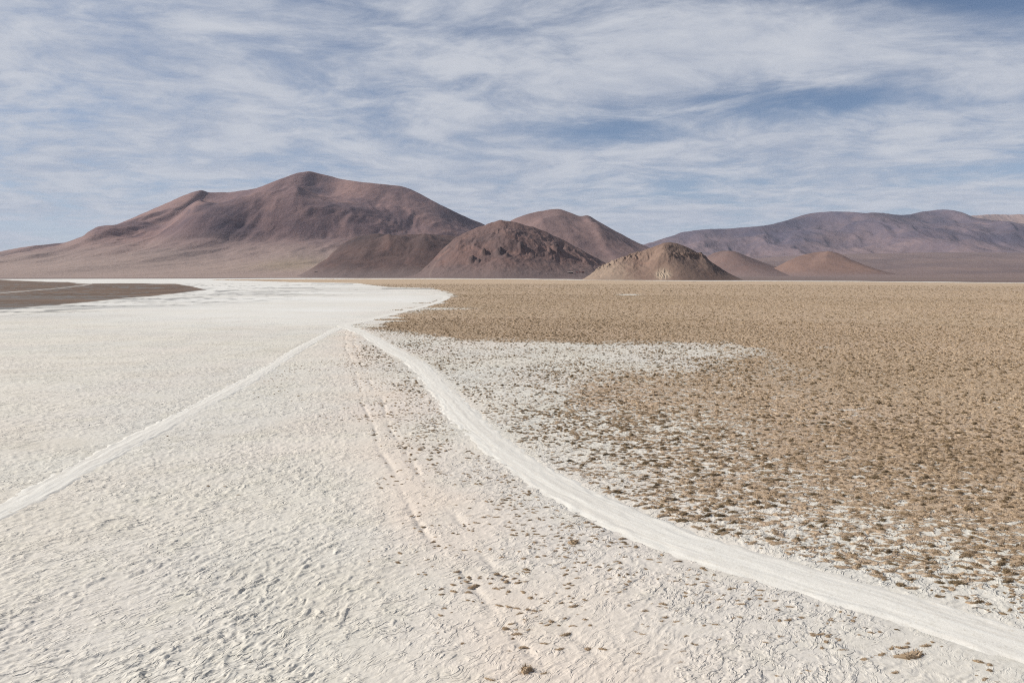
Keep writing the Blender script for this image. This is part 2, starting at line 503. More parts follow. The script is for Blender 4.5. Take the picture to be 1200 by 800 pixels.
# ------------------------------------------------------------------ wheel tracks
def build_track(L, half, seed, name, label, mat, lift=0.0):
    T = np.gradient(L, axis=0); T /= np.linalg.norm(T, axis=1)[:, None]
    N = np.stack([-T[:, 1], T[:, 0]], 1)
    s = np.concatenate([[0], np.cumsum(np.linalg.norm(np.diff(L, axis=0), axis=1))])
    tt = np.linspace(-1, 1, 37)
    S, TT = np.meshgrid(s, tt, indexing='ij')
    wv = half * (1 + .22 * fbm(s / 6, s * 0 + seed, 4, 71)[:, None])
    off = TT * wv + .20 * fbm(S / 2.2, TT * .4, 4, 72 + seed) + .16 * np.sign(TT) * np.abs(TT) ** 3 * fbm(S / .9, np.sign(TT) * 7, 3, 88)
    X = L[:, 0:1] + N[:, 0:1] * off; Y = L[:, 1:2] + N[:, 1:2] * off
    a = np.abs(TT)
    z = 0.016 + 0.020 * np.exp(-((a - .74) / .13) ** 2) * np.clip(.5 + 1.6 * fbm(S / 1.1, TT * 3, 3, 73), 0, 1.3)
    br = np.clip(.55 + 1.6 * fbm(S / 4.5, TT * 1.2, 3, 79), 0, 1)
    for c in (-.60, -.42, .36, .56):
        z -= 0.020 * br * np.exp(-((TT - c - .11 * fbm(S / 6, S * 0 + c * 9, 3, 75)) / .07) ** 2)
    z += .012 * np.exp(-((TT - .02) / .16) ** 2)
    z += .034 * fbm(X / .40, Y / .40, 4, 76) + .014 * perlin(S / .28, TT * 5, 77)
    z -= .085 * sstep(.55, 1.0, a + .55 * fbm(X / .8, Y / .8, 4, 78)) * (.4 + .6 * a)
    r = np.hypot(X, Y)
    z = np.where(r > 150, .03 - .06 * sstep(.9, 1.0, a), z) + lift
    V = np.stack([X.ravel(), Y.ravel(), z.ravel()], 1)
    me = raw_mesh(name, V, grid_faces(len(s), len(tt)))
    attr_f(me, 'across', TT.ravel()); attr_f(me, 'along', S.ravel())
    return link(name, me, mat, label=label, kind='structure')


def track_material():
    m, t = new_mat('packed_salt')
    P = t.n('ShaderNodeNewGeometry').outputs['Position']
    ac = t.attr('across'); al = t.attr('along')
    cv = t.n('ShaderNodeCombineXYZ')
    t.set(cv.inputs[0], t.math('MULTIPLY', al, .06)); t.set(cv.inputs[1], t.math('MULTIPLY', ac, 6.0))
    lines = t.noise(cv.outputs[0], 1.0, 4, .6, .8)
    col = t.mix(t.ramp(lines, .35, .65), (.71, .685, .62), (.645, .61, .545))
    col = t.mix(t.ramp(t.noise(P, 1.3, 5, .65), .5, .75, 0, .5), col, (.57, .53, .455))
    col = t.mix(t.ramp(t.noise(P, 7, 5, .75), .52, .72, 0, .6), col, (.46, .415, .34))
    h = t.math('ADD', t.math('MULTIPLY', lines, .35), t.math('MULTIPLY', t.noise(P, 6, 5, .7), .8))
    t.finish(col, .92, t.bump(h, .5, .04), .15)
    return m


tm = track_material()
build_track(MAIN_L, 1.62, 1, 'dirt_track', 'broad pale wheel track curving along the edge of the brown grass', tm)
build_track(SIDE_L, 1.15, 2, 'dirt_track', 'straighter pale wheel track crossing the bare salt crust', tm, -.011)


# ------------------------------------------------------------------ mountains and hills
def rock_material(name, light, dark_c, third, scale, rock_shade=(.085, .065, .062), bump=1.0, foot=None, streak=None):
    m, t = new_mat(name)
    g = t.n('ShaderNodeNewGeometry'); P = g.outputs['Position']
    n1 = t.noise(P, scale, 6, .6, .5)
    col = t.mix(t.ramp(n1, .36, .64), light, dark_c)
    n2 = t.noise(t.mapping(P, (1, .45, 2.0)), scale * 2.3, 6, .62, .8)
    col = t.mix(t.ramp(n2, .48, .68, 0, .75), col, third)
    n3 = t.noise(P, scale * 14, 5, .65)
    col = t.mix(t.ramp(n3, .40, .70, 0, .40), col, dark_c)
    col = t.mix(t.math('MULTIPLY', t.attr('rock_shade'), .85), col, rock_shade)  # outcrop colour, also the painted shade on volcano, range and mound
    if foot:
        col = t.mix(t.math('MULTIPLY', t.attr('foot'), .85), col, foot)
    if streak:
        col = t.mix(t.math('MULTIPLY', t.attr('streak'), .85), col, streak)
    h = t.math('ADD', t.noise(P, scale * 9, 7, .62, .4), t.math('MULTIPLY', t.noise(P, scale * 45, 5, .6), .3))
    t.finish(col, .95, t.bump(h, .6 * bump, .10 / scale * .25), .1)
    return m


def sky_ridge(pts, D, meander=0.0, seed=0):
    pts = np.array(pts, float)
    fx = np.arange(pts[0, 0], pts[-1, 0] + .1, 2.0)
    # rounded interpolation between the traced image points
    y = np.interp(fx, pts[:, 0], pts[:, 1])
    k = np.array([1, 2, 3, 2, 1.]); k /= k.sum()
    yp = np.pad(y, 2, mode='edge'); y = np.convolve(yp, k, 'valid')
    Dv = D + meander * perlin(fx / 70.0, fx * 0 + seed, 90 + seed)
    X, Y, Z = height_at(fx, y, Dv)
    return X, Y, Z


def build_massif(name, sky, D, front, back, nx, ny, mat, label, p=1.5, spurs=(), erode=.05, escale=500., rock_shade_spots=(), seed=0, meander=0.0,
                 margin=0.0, foot_z=0.12, detail=.012, extra=None, s0=.01, s1=.15):
    """heightfield under a crest line. spurs: (points (image x, image y, distance), width, height, lean)"""
    cx, cy, cz = sky_ridge(sky, D, meander, seed)
    xs = np.linspace(cx[0] - margin, cx[-1] + margin, nx)
    v = np.linspace(-1, 1, ny)
    vv = np.where(v < 0, v * front, v * back)
    X, VV = np.meshgrid(xs, vv)
    ycrest = np.interp(xs, cx, cy)[None, :]
    zc = np.maximum(np.interp(xs, cx, cz), 0)[None, :]
    Y = ycrest + VV
    t = np.where(VV < 0, -VV / front, VV / back)
    # widths shrink where the crest is low so flanks close like a cone
    rel = np.clip(zc / zc.max(), 0.02, 1) ** .55
    t2 = np.clip(t / (0.30 + .70 * rel), 0, 1)
    base = (1 - t2) ** p * (1 - .25 * t2 * (1 - t2))
    Z = zc * base
    zmax = float(zc.max())
    low = Z / zmax
    mid = np.clip(t2 * 6, 0, 1) * np.clip((1 - t2) * 1.6, 0, 1)
    # erosion: gullies running down the slope
    wx = fbm(X / escale, Y / escale, 3, seed + 5) * escale * .35
    er = ridged((X + wx) / escale, Y / (escale * 2.8), 5, seed + 7, .52) - .72
    Z = Z + zmax * erode * er * mid * (.35 + low ** .5) * 2
    def sight(px_, py_):
        u_ = (px_ - 600.0) / FPX; v_ = (400.0 - py_) / FPX
        for d in np.linspace(D - front, D + back * .2, 400):
            t_ = d / (CP + v_ * SP); x_ = u_ * t_; z_ = CAM_H + (-SP + v_ * CP) * t_
            i_ = int(np.clip((x_ - xs[0]) / (xs[-1] - xs[0]) * (nx - 1), 0, nx - 1))
            if np.interp(d, Y[:, i_], Z[:, i_]) >= z_:
                return x_, d
        return u_ * D, D
    rk_shade = np.zeros(X.shape)
    for pts, width, amp, lean in spurs:
        q = np.array([sight(pt[0], pt[1]) for pt in pts])
        Q = catmull(q[:, :2], escale * .3)
        d, s, side = line_dist(X + wx * .35, Y, Q, True)
        u = np.clip(s / (len(Q) - 1), 0, 1)
        w = width * np.where(side * lean > 0, 1.7, .75) * (.6 + .8 * u)
        Z = Z + amp * (1 - sstep(-.15, 1.0, d / w)) / .94 * np.sin(np.pi * np.clip(u * .85 + .15, 0, 1)) ** .8 * sstep(s0, s0 + s1, t2)
    for (pxr, pyr, Dr, wxr, wyr, a) in rock_shade_spots:
        x0, y0 = sight(pxr, pyr)
        rk_shade = np.maximum(rk_shade, a * np.exp(-((X - x0 + wx * .6) / wxr) ** 2 - ((Y - y0 + wx * .6) / wyr) ** 2) * np.clip(.75 + fbm(X / (wxr * .7), Y / (wyr * .7), 4, seed + 60), 0, 1.3))
    Z = Z + zmax * detail * fbm(X / (escale * .22), Y / (escale * .3), 5, seed + 9) * np.clip(low * 8, 0, 1)
    sk = np.zeros(X.shape)
    if extra is not None:
        Z, rk_shade, sk = extra(X, Y, Z, rk_shade, sk, t2, zmax)
    Z = np.where(t2 >= .995, np.minimum(Z, 0), Z)
    Z = np.maximum(Z - 1.2, -2.0)
    me = raw_mesh(name, np.stack([X.ravel(), Y.ravel(), Z.ravel()], 1), grid_faces(ny, nx))
    attr_f(me, 'rock_shade', np.clip(rk_shade, 0, 1).ravel())
    attr_f(me, 'foot', sstep(foot_z * 2.2, foot_z * .2, (Z / zmax) + .05 * fbm(X / escale, Y / escale, 3, seed + 33)).ravel())
    attr_f(me, 'streak', np.clip(sk, 0, 1).ravel())
    return link(name, me, mat, label=label, kind='structure')


VOLCANO = [(-260, 322), (-180, 316), (-120, 311), (-60, 304), (0, 294.5), (25, 289.5), (60, 285.5), (80, 283.5), (110, 273.5), (150, 257.5), (190, 240), (215, 228.5),
           (230, 223.6), (237, 221.5), (245, 225), (270, 224.6), (300, 220.5), (320, 212.5), (335, 206.5), (350, 201.3), (362, 199.8), (380, 203.8), (400, 209),
           (430, 213.3), (455, 216), (470, 217), (485, 222.5), (510, 236), (540, 251), (565, 261.5), (590, 272), (640, 295), (700, 316), (740, 322)]
vm = rock_material('volcano_slopes', (.265, .166, .145), (.168, .110, .110), (.135, .093, .100), .0013, rock_shade=(.055, .045, .062), foot=(.335, .255, .215), streak=(.31, .245, .15))


def volcano_extra(X, Y, Z, rk_shade, sk, t2, zmax):
    x0, y0, _ = height_at(342, 305, 4200)
    sk = np.maximum(sk, .55 * np.exp(-((X - x0) / 190) ** 2 - ((Y - y0) / 420) ** 2))
    return Z, rk_shade, sk


build_massif('mountain', VOLCANO, 7600, 5350, 2600, 760, 340, vm, 'tall broad reddish brown volcano with a knobbed left shoulder', p=2.25, s0=.05, s1=.30,
             foot_z=.16, spurs=[([(236, 222, 7550), (228, 236, 7150), (236, 258, 6600), (226, 280, 5900)], 430, 300, 1),
                    ([(190, 240, 7500), (180, 255, 7000), (160, 280, 6100)], 420, 70, 1),
                    ([(362, 200, 7550), (356, 222, 7200), (350, 250, 6700), (345, 278, 6000)], 480, 300, 1),
                    ([(310, 218, 7500), (305, 240, 7000), (292, 268, 6300)], 420, 170, 1),
                    ([(490, 224, 7550), (494, 238, 7250), (482, 262, 6700)], 430, 260, 1),
                    ([(430, 214, 7500), (425, 235, 7100), (415, 260, 6500)], 330, 110, 1),
                    ([(120, 272, 7450), (110, 285, 6900), (90, 303, 6000)], 350, 70, 1)],
             rock_shade_spots=[(250, 240, 0, 170, 420, .95), (264, 256, 0, 190, 420, .95), (272, 272, 0, 150, 300, .7), (376, 222, 0, 150, 420, .8), (384, 245, 0, 160, 480, .75), (376, 268, 0, 120, 300, .5),  # dark patches right of knob and summit paint the shaded spur faces
                    (520, 248, 0, 240, 420, .8), (545, 260, 0, 330, 420, .9), (500, 240, 0, 140, 300, .6), (140, 302, 0, 300, 130, .55), (215, 296, 0, 330, 160, .75), (105, 312, 0, 260, 130, .6),
                    (20, 316, 0, 240, 130, .55), (240, 310, 0, 260, 120, .55), (300, 248, 0, 120, 360, .35), (330, 262, 0, 100, 260, .3)],
             erode=.046, escale=600., seed=100, meander=350, extra=volcano_extra, detail=.006)

BACKPEAK = [(520, 305), (560, 282), (600, 257), (615, 251), (630, 247.3), (645, 245), (655, 244), (668, 248.5), (680, 253.2), (688, 251), (700, 258.5), (720, 269.5), (745, 283),
            (765, 291.5), (800, 304), (840, 318), (860, 322)]
bm = rock_material('back_peak_slopes', (.225, .148, .132), (.18, .120, .112), (.155, .106, .104), .0016, foot=(.20, .15, .13))
build_massif('mountain', BACKPEAK, 5900, 2700, 1700, 420, 200, bm, 'mauve brown peak behind the dark hills with a notched summit', p=1.35, s0=.03, s1=.25,
             spurs=[([(686, 251, 5850), (694, 268, 5500), (700, 288, 4900)], 260, 60, 1), ([(640, 246, 5850), (640, 262, 5500), (632, 285, 4900)], 300, 70, 1)],
             erode=.03, escale=420., seed=200, meander=150, rock_shade_spots=[(684, 254, 5850, 60, 120, .5)], detail=.008)

LOWHILL = [(360, 322), (375, 315), (386, 302), (398, 288), (408, 281), (418, 276.5), (430, 274), (444, 272.6), (452, 274.6), (466, 275.5), (480, 274), (500, 273.5), (530, 275.5),
           (560, 280), (600, 295), (640, 312), (660, 322)]
lm = rock_material('low_dark_hill', (.128, .083, .072), (.092, .062, .057), (.15, .092, .078), .0035, rock_shade=(.045, .037, .040), foot=(.185, .142, .13))
build_massif('hill', LOWHILL, 3900, 900, 800, 340, 150, lm, 'low dark hill with a rounded left crown in front of the volcano', p=1.15,
             spurs=[([(450, 274, 3880), (458, 285, 3700), (455, 300, 3450)], 120, 45, 1), ([(500, 274, 3880), (498, 290, 3650), (506, 305, 3400)], 130, 40, 1)],
             rock_shade_spots=[(420, 279, 3850, 130, 90, .85), (446, 277, 3850, 60, 120, .7)], erode=.05, escale=230., seed=300, meander=60)

MIDHILL = [(480, 322), (494, 317), (504, 308), (514, 296), (524, 286), (534, 278), (547, 271), (565, 264), (582, 258.3), (590, 257.4), (600, 259), (612, 262), (630, 267), (650, 276), (662, 281.5), (674, 288),
           (690, 297), (707, 306.5), (725, 316), (740, 322)]


def midhill_extra(X, Y, Z, rk_shade, sk, t2, zmax):
    # broken outcrops on the front face
    for (pxr, pyr, Dr, w, h) in [(553, 307, 2760, 16, 13), (585, 303, 2800, 16, 18), (594, 308, 2740, 10, 9), (567, 303, 2820, 11, 11), (611, 297, 2850, 13, 14), (652, 287, 2960, 16, 16),
                                 (664, 280, 3090, 14, 12), (560, 309, 2730, 10, 9), (645, 291, 2920, 9, 8), (674, 287, 3080, 11, 9)]:
        x0, y0, _ = height_at(pxr, pyr, Dr)
        g = np.exp(-(((X - x0) / w) ** 2 + ((Y - y0) / (w * 2)) ** 2) ** 2)
        j = .5 + .9 * ridged(X / 16, Y / 22, 3, 377)
        Z = Z + h * g * j
        rk_shade = np.maximum(rk_shade, .75 * g)
    # a light track climbing the gully between the two dark hills
    x0, y0, _ = height_at(509, 300, 2800)
    sk = np.maximum(sk, .4 * np.exp(-((X - x0 - 14 * np.sin(Y / 120)) / 6) ** 2))
    # reddish scree high on the left
    return Z, rk_shade, sk


mm = rock_material('mid_hill_slopes', (.170, .108, .094), (.120, .082, .076), (.205, .122, .100), .0042, rock_shade=(.055, .044, .043), foot=(.165, .122, .112), streak=(.24, .18, .155))
build_massif('hill', MIDHILL, 3250, 800, 700, 520, 240, mm, 'steep dark red brown hill with black outcrops beside the tan mound', p=1.12, s0=.06, s1=.3,
             spurs=[([(586, 262, 3230), (590, 274, 3080), (596, 294, 2850)], 140, 34, 1), ([(545, 272, 3230), (540, 288, 3020), (536, 305, 2780)], 120, 34, 1),
                    ([(640, 272, 3230), (650, 286, 3050), (655, 302, 2800)], 100, 30, 1)],
             erode=.085, escale=170., seed=400, meander=50, extra=midhill_extra, detail=.022)

MOUND = [(676, 330), (683, 327.5), (690, 322.5), (700, 315), (715, 306.5), (735, 299), (750, 294.5), (765, 288.5), (778, 283.8), (785, 282.8), (795, 284.6), (808, 290), (825, 300), (840, 310.5),
         (855, 320.5), (868, 328.5), (874, 330)]


def mound_extra(X, Y, Z, rk_shade, sk, t2, zmax):
    # rocky ledge below the top, jagged left rim, pale outcrop at the foot
    n = fbm(X / 14, Y / 14, 4, 510)
    ledge_z = zmax * .64 + 4 * fbm(X / 30, Y / 40, 3, 511)
    x0, _, _ = height_at(772, 300, 1640); x1, _, _ = height_at(838, 303, 1640)
    band = np.exp(-((Z - ledge_z) / 4.5) ** 2) * sstep(x0 - 6, x0 + 10, X) * sstep(x1 + 8, x1 - 14, X) * (Y < 1700)
    band = band * np.clip(.55 + 1.8 * n, 0, 1.2)
    Z = Z + 6.5 * band
    rk_shade = np.maximum(rk_shade, 1.0 * band)
    xa, _, _ = height_at(690, 320, 1690); xb, _, _ = height_at(752, 295, 1690)
    rim = sstep(xa, xa + 20, X) * sstep(xb + 6, xb - 12, X) * np.exp(-((Y - 1685) / 26) ** 2) * np.clip(ridged(X / 13, Y / 18, 3, 512) * 2.2 - 1.3, 0, 1)
    Z = Z + 6 * rim
    rk_shade = np.maximum(rk_shade, .65 * rim)
    xo, yo, _ = height_at(777, 320, 1545)
    out = np.exp(-(((X - xo) / 17) ** 2 + ((Y - yo) / 26) ** 2) ** 2)
    rib = np.clip(ridged(X / 7.5, Y / 26, 3, 513) * 2.4 - 1.45, 0, 1)
    Z = Z + 3.5 * out * (rib - .3)
    sk = np.maximum(sk, .85 * out)
    # painted light: left face coloured pale as sunlit, right face dark as shaded
    shade_side = sstep(-18, 40, X - height_at(775, 300, 1640)[0] + 12 * n + (zmax - Z) * .12)
    rk_shade = np.maximum(rk_shade, .58 * shade_side)
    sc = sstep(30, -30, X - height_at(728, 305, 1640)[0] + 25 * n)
    sk = np.maximum(sk, .45 * sc * (rk_shade < .4))
    return Z, rk_shade, sk


om = rock_material('tan_mound', (.255, .175, .132), (.19, .130, .104), (.228, .146, .110), .011, rock_shade=(.080, .058, .052), streak=(.40, .32, .235), bump=.8)
build_massif('hill', MOUND, 1690, 190, 240, 520, 260, om, 'small tan mound with a dark rocky band standing alone on the plain', p=1.02,
             spurs=[([(780, 284, 1685), (775, 300, 1640), (765, 318, 1565)], 42, 13, 1), ([(735, 300, 1685), (728, 310, 1640), (715, 322, 1580)], 36, 7, 1),
                    ([(822, 299, 1685), (828, 310, 1640), (830, 322, 1580)], 30, 8, 1)],
             erode=.055, escale=46., seed=500, meander=12, extra=mound_extra, detail=.012, foot_z=.03)

RANGE = [(680, 310), (740, 291), (770, 281.5), (800, 271.5), (815, 269.3), (830, 268.3), (860, 266.8), (890, 264.6), (910, 261), (930, 255), (945, 250.5), (957, 248.3), (980, 247.3),
         (1010, 248.8), (1030, 248.6), (1050, 251.2), (1065, 251), (1080, 247.4), (1100, 245.3), (1115, 245.5), (1125, 248), (1137, 253), (1150, 256), (1170, 258), (1200, 262), (1260, 268),
         (1350, 282), (1420, 300)]
rm = rock_material('far_range_slopes', (.20, .142, .14), (.095, .080, .105), (.145, .104, .112), .00085, rock_shade=(.055, .054, .085), foot=(.215, .150, .135))
build_massif('mountain', RANGE, 13500, 8200, 3500, 700, 340, rm, 'long flat topped mauve mountain range filling the right horizon', p=2.3, s0=.07, s1=.28,
             spurs=[([(870, 266, 13400), (866, 274, 12400), (850, 284, 11000)], 700, 320, 1), ([(957, 249, 13400), (945, 262, 12400), (925, 278, 10800)], 760, 430, 1),
                    ([(1030, 249, 13400), (1018, 262, 12400), (1000, 278, 10700)], 700, 400, 1), ([(1105, 246, 13400), (1095, 260, 12500), (1085, 278, 10700)], 700, 380, 1),
                    ([(1125, 248, 13400), (1140, 264, 12300), (1150, 280, 10700)], 620, 240, 1), ([(1190, 262, 13400), (1180, 272, 12300), (1172, 284, 10700)], 620, 200, 1)],
             rock_shade_spots=[(845, 274, 0, 900, 1100, .7), (925, 266, 0, 900, 900, .85), (1000, 262, 0, 500, 700, .8), (1085, 258, 0, 500, 900, .8), (1165, 268, 0, 700, 700, .7), (970, 252, 0, 500, 500, .6), (960, 258, 12600, 700, 700, .55), (1060, 262, 12300, 500, 800, .55), (1110, 256, 12700, 500, 500, .6), (900, 270, 12000, 700, 700, .45), (1150, 270, 12000, 600, 500, .45)],  # dark bluish patches paint cloud shadow and shaded faces into the colour
             erode=.13, escale=1100., seed=600, meander=700, foot_z=.2)

PALE = [(1090, 270), (1120, 257), (1135, 252), (1150, 250.8), (1170, 250.2), (1185, 250.8), (1200, 250.2), (1230, 252), (1290, 262), (1350, 280)]
pm = rock_material('pale_mountain_slopes', (.37, .265, .225), (.30, .21, .18), (.33, .235, .2), .0009)
build_massif('mountain', PALE, 17500, 2600, 2500, 240, 100, pm, 'pale pinkish mountain at the far right behind the mauve range', p=1.2, erode=.06, escale=900., seed=700, meander=300)

APRON = [(700, 322), (790, 313), (860, 304), (930, 299.5), (1000, 297), (1100, 295.5), (1200, 296), (1350, 298), (1440, 310), (1500, 322)]
am = rock_material('apron_gravel', (.205, .148, .134), (.165, .122, .116), (.22, .155, .128), .0012, foot=(.21, .152, .135), rock_shade=(.11, .085, .085))
build_massif('terrain', APRON, 7600, 6250, 1500, 420, 220, am, 'broad brown gravel apron sloping down from the mauve range to the plain', p=1.7, erode=.10, escale=900., seed=1000, meander=400,
             rock_shade_spots=[(1010, 312, 0, 700, 160, .35), (1120, 308, 0, 800, 200, .35), (1180, 318, 0, 500, 120, .35), (900, 314, 0, 500, 130, .3), (1060, 302, 0, 600, 200, .3)], foot_z=.06)

CONE_A = [(800, 322), (815, 311), (825, 303), (835, 296.5), (848, 292.8), (858, 294), (870, 297.5), (885, 303.5), (905, 311), (930, 318), (945, 322)]
ca_m = rock_material('left_cone_slopes', (.185, .125, .108), (.15, .102, .092), (.19, .118, .098), .004, foot=(.19, .136, .124))
build_massif('hill', CONE_A, 5000, 900, 700, 260, 120, ca_m, 'low rust brown hill just right of the tan mound', p=1.2, erode=.04, escale=300., seed=800, meander=60, detail=.01,
             spurs=[([(850, 293, 4980), (852, 302, 4700), (850, 312, 4400)], 150, 30, 1)])
CONE_B = [(890, 322), (905, 316), (920, 307), (935, 300), (950, 296), (963, 294.2), (972, 294.8), (985, 299), (1000, 306), (1015, 313), (1035, 322)]
cb_m = rock_material('right_cone_slopes', (.225, .142, .112), (.18, .115, .094), (.165, .108, .092), .004, foot=(.19, .136, .124))
build_massif('hill', CONE_B, 4600, 800, 650, 240, 120, cb_m, 'low orange brown hill standing alone below the far range', p=1.15, erode=.04, escale=260., seed=900, meander=50, detail=.01,
             spurs=[([(966, 295, 4580), (970, 304, 4350), (968, 313, 4050)], 140, 34, 1)])

# ------------------------------------------------------------------ grass tussocks
def tussock_material():
    m, t = new_mat('dry_grass')
    tint = t.attr('tint')
    cr = t.n('ShaderNodeValToRGB')
    t.set(cr.inputs[0], tint)
    e = cr.color_ramp.elements
    e[0].position = 0; e[0].color = (.115, .086, .05, 1)
    e[1].position = 1; e[1].color = (.62, .485, .34, 1)
    for p, c in ((.3, (.25, .178, .105)), (.6, (.46, .345, .235))):
        x = e.new(p); x.color = (*c, 1)
    P = t.n('ShaderNodeNewGeometry').outputs['Position']
    col = t.mix(t.ramp(t.noise(P, 14, 3, .6), .4, .7, 0, .4), cr.outputs[0], (.2, .14, .085))
    t.finish(col, .95, None, .05)
    return m


tus_mat = tussock_material()


def tussock_shape(rng, level):
    """one clump: a low litter hummock with splayed blades. level 0 near, 1 middle, 2 far. triangles only"""
    V = []; F = []; T = []
    seg, rings = ((11, 3), (7, 2), (5, 1))[level]
    rad = rng.uniform(.20, .30); hgt = rng.uniform(.07, .13)
    el = rng.uniform(1.0, 1.9)
    ph = rng.uniform(0, 6.28, 3)
    bend = rng.uniform(-.25, .25)

    def shape(a, f):
        k = 1 + .22 * math.sin(2 * a + ph[0]) + .16 * math.sin(3 * a + ph[1]) + .1 * math.sin(5 * a + ph[2])
        x = rad * f * k * el * math.cos(a); y = rad * f * k * math.sin(a) / el ** .5
        return x, y + bend * x * x / rad
    V.append((0, 0, hgt)); T.append(.5)
    for r_ in range(1, rings + 1):
        f = r_ / rings
        for s in range(seg):
            x, y = shape(6.2832 * s / seg + .3 * r_, f)
            V.append((x, y, hgt * (1 - f ** 2.0) * rng.uniform(.75, 1.2) - (.03 if r_ == rings else 0))); T.append(rng.uniform(.35, .62))
    for s in range(seg):
        F.append((0, 1 + s, 1 + (s + 1) % seg))
    for r_ in range(1, rings):
        for s in range(seg):
            a = 1 + (r_ - 1) * seg + s; b = 1 + (r_ - 1) * seg + (s + 1) % seg
            F.append((a, a + seg, b + seg)); F.append((a, b + seg, b))
    nb = (90, 20, 6)[level]
    bw = (.011, .026, .06)[level]
    for _ in range(nb):
        a = rng.uniform(0, 6.2832); f = math.sqrt(rng.uniform(0, .95))
        x, y = shape(a, f)
        z0 = hgt * (1 - f * f) - .02
        L = rng.uniform(.07, .16) * (1.15 - .4 * f)
        az = a + rng.normal(0, .7); lean = rng.uniform(.15, .6) + .55 * f
        dx, dy = math.cos(az) * math.sin(lean) * L, math.sin(az) * math.sin(lean) * L
        dz = math.cos(lean) * L
        pa = rng.uniform(0, 3.1416); ex, ey = math.cos(pa) * bw, math.sin(pa) * bw
        i = len(V); tt = float(np.clip(rng.normal(.42, .24), 0, 1))
        if level == 0:
            V += [(x - ex, y - ey, z0), (x + ex, y + ey, z0), (x + dx * .5 + ex * .7, y + dy * .5 + ey * .7, z0 + dz * .62), (x + dx * .5 - ex * .7, y + dy * .5 - ey * .7, z0 + dz * .62),
                  (x + dx * 1.15, y + dy * 1.15, z0 + dz * .95)]
            F += [(i, i + 1, i + 2), (i, i + 2, i + 3), (i + 3, i + 2, i + 4)]
            T += [tt * .7, tt * .7, tt, tt, min(1, tt + .15)]
        else:
            V += [(x - ex, y - ey, z0), (x + ex, y + ey, z0), (x + dx, y + dy, z0 + dz)]
            F.append((i, i + 1, i + 2)); T += [tt * .75, tt * .75, min(1, tt + .12)]
    return np.array(V), np.array(F), np.array(T)


SHAPES = [[tussock_shape(np.random.default_rng(1000 * l + i), l) for i in range(n)] for l, n in ((0, 14), (1, 10), (2, 8))]


def ground_z(X, Y):
    r = np.hypot(X, Y)
    h, _ = crust(X, Y, r)
    return (h - .05) * .4 * sstep(420, 60, r) - .01


def scatter(r0, r1, cell, gate):
    """jittered candidate points in a wedge, kept where the cover map and a clumping field allow"""
    n = int((r1 * 1.9) * (r1) / cell ** 2)
    gx = np.arange(-r1 * .80, r1 * .95, cell); gy = np.arange(r0 * .72, r1, cell)
    X, Y = np.meshgrid(gx, gy)
    X = X.ravel(); Y = Y.ravel()
    k = (X > -Y * .80 - 3) & (X < Y * 1.05 + 3)
    X = X[k]; Y = Y[k]
    X = X + RNG.uniform(-.5, .5, X.shape) * cell; Y = Y + RNG.uniform(-.5, .5, Y.shape) * cell
    r = np.hypot(X, Y)
    k = (r >= r0) & (r < r1)
    X = X[k]; Y = Y[k]; r = r[k]
    px, py = to_image_px(X, Y)
    k = (px > -30) & (px < 1420) & (py < 830)
    X = X[k]; Y = Y[k]; px = px[k]; py = py[k]; r = r[k]
    v = cover_at(X, Y, px, py)
    do = line_dist(X, Y, OLD_C)
    v = np.maximum(v, .17 * np.exp(-((do - .9) / .35) ** 2) * (r > 42) * (r < 125) * (r1 < 200))
    trk = np.minimum(line_dist(X, Y, MAIN_C), line_dist(X, Y, SIDE_C))
    v = v * (trk > 1.8)
    sd_ = line_dist(X, Y, SIDE_C, True)
    v = v * np.where((sd_[2] > 0) & (py > 384), 0, 1)
    shore = np.interp(px, SHORE[:, 0], SHORE[:, 1])
    v = v * (py > shore + 2.0)
    wx = fbm(X / 3, Y / 3, 2, 201) * .9
    nz = np.abs(perlin((X + wx) / 2.4, (Y + wx) / .95, 203)) * .72 + .28 * np.abs(perlin(X / 5 + 3, Y / 2.6, 204))
    # low nz = on a line of clumps
    lim = np.interp(v, [0, .03, .06, .2, .5, .8, 1], [0, 0, .085, .28, .38, .55, 1.2])
    keep = (nz < lim * (1 + .8 * RNG.normal(0, .35, X.shape))) & (RNG.random(X.shape) < gate) & (v > .02)
    return X[keep], Y[keep], v[keep], r[keep]


pts = []
for r0, r1, cell, level, gate, sc in ((15, 60, .34, 0, .85, .60), (60, 110, .40, 1, .85, .68), (110, 190, .60, 1, .8, .95), (190, 340, .95, 2, .8, 1.2), (340, 620, 1.8, 2, .7, 1.5)):
    x, y, v, r = scatter(r0, r1, cell, gate)
    pts.append((x, y, v, r, level, sc))
for r0, r1, cell, level, sc in ((18, 70, .75, 0, .62), (70, 170, .95, 1, .88), (170, 420, 1.65, 2, 1.35), (420, 900, 4.2, 2, 2.1)):
    x, y, v, r = scatter(r0, r1, cell, .75)
    k = v > .22
    pts.append((x[k], y[k], v[k], r[k], level, sc))
print('tussocks', [len(p[0]) for p in pts])

# nearest clumps are things of their own
x, y, v, r, level, sc = pts[0]
dm_signed = line_dist(x, y, MAIN_L, True)
side = dm_signed[2]
pxo, pyo = to_image_px(x, y)
frame = (pxo > 4) & (pxo < 1196) & (pyo < 797)
order = np.argsort(np.where(frame, r, 1e6))
N_OWN = 285
own = order[:N_OWN]
near_meshes = []
for i, (V, F, T) in enumerate(SHAPES[0]):
    me = raw_mesh('grass_tussock', V, F, False)
    attr_f(me, 'tint', T)
    me.materials.append(tus_mat)
    near_meshes.append(me)


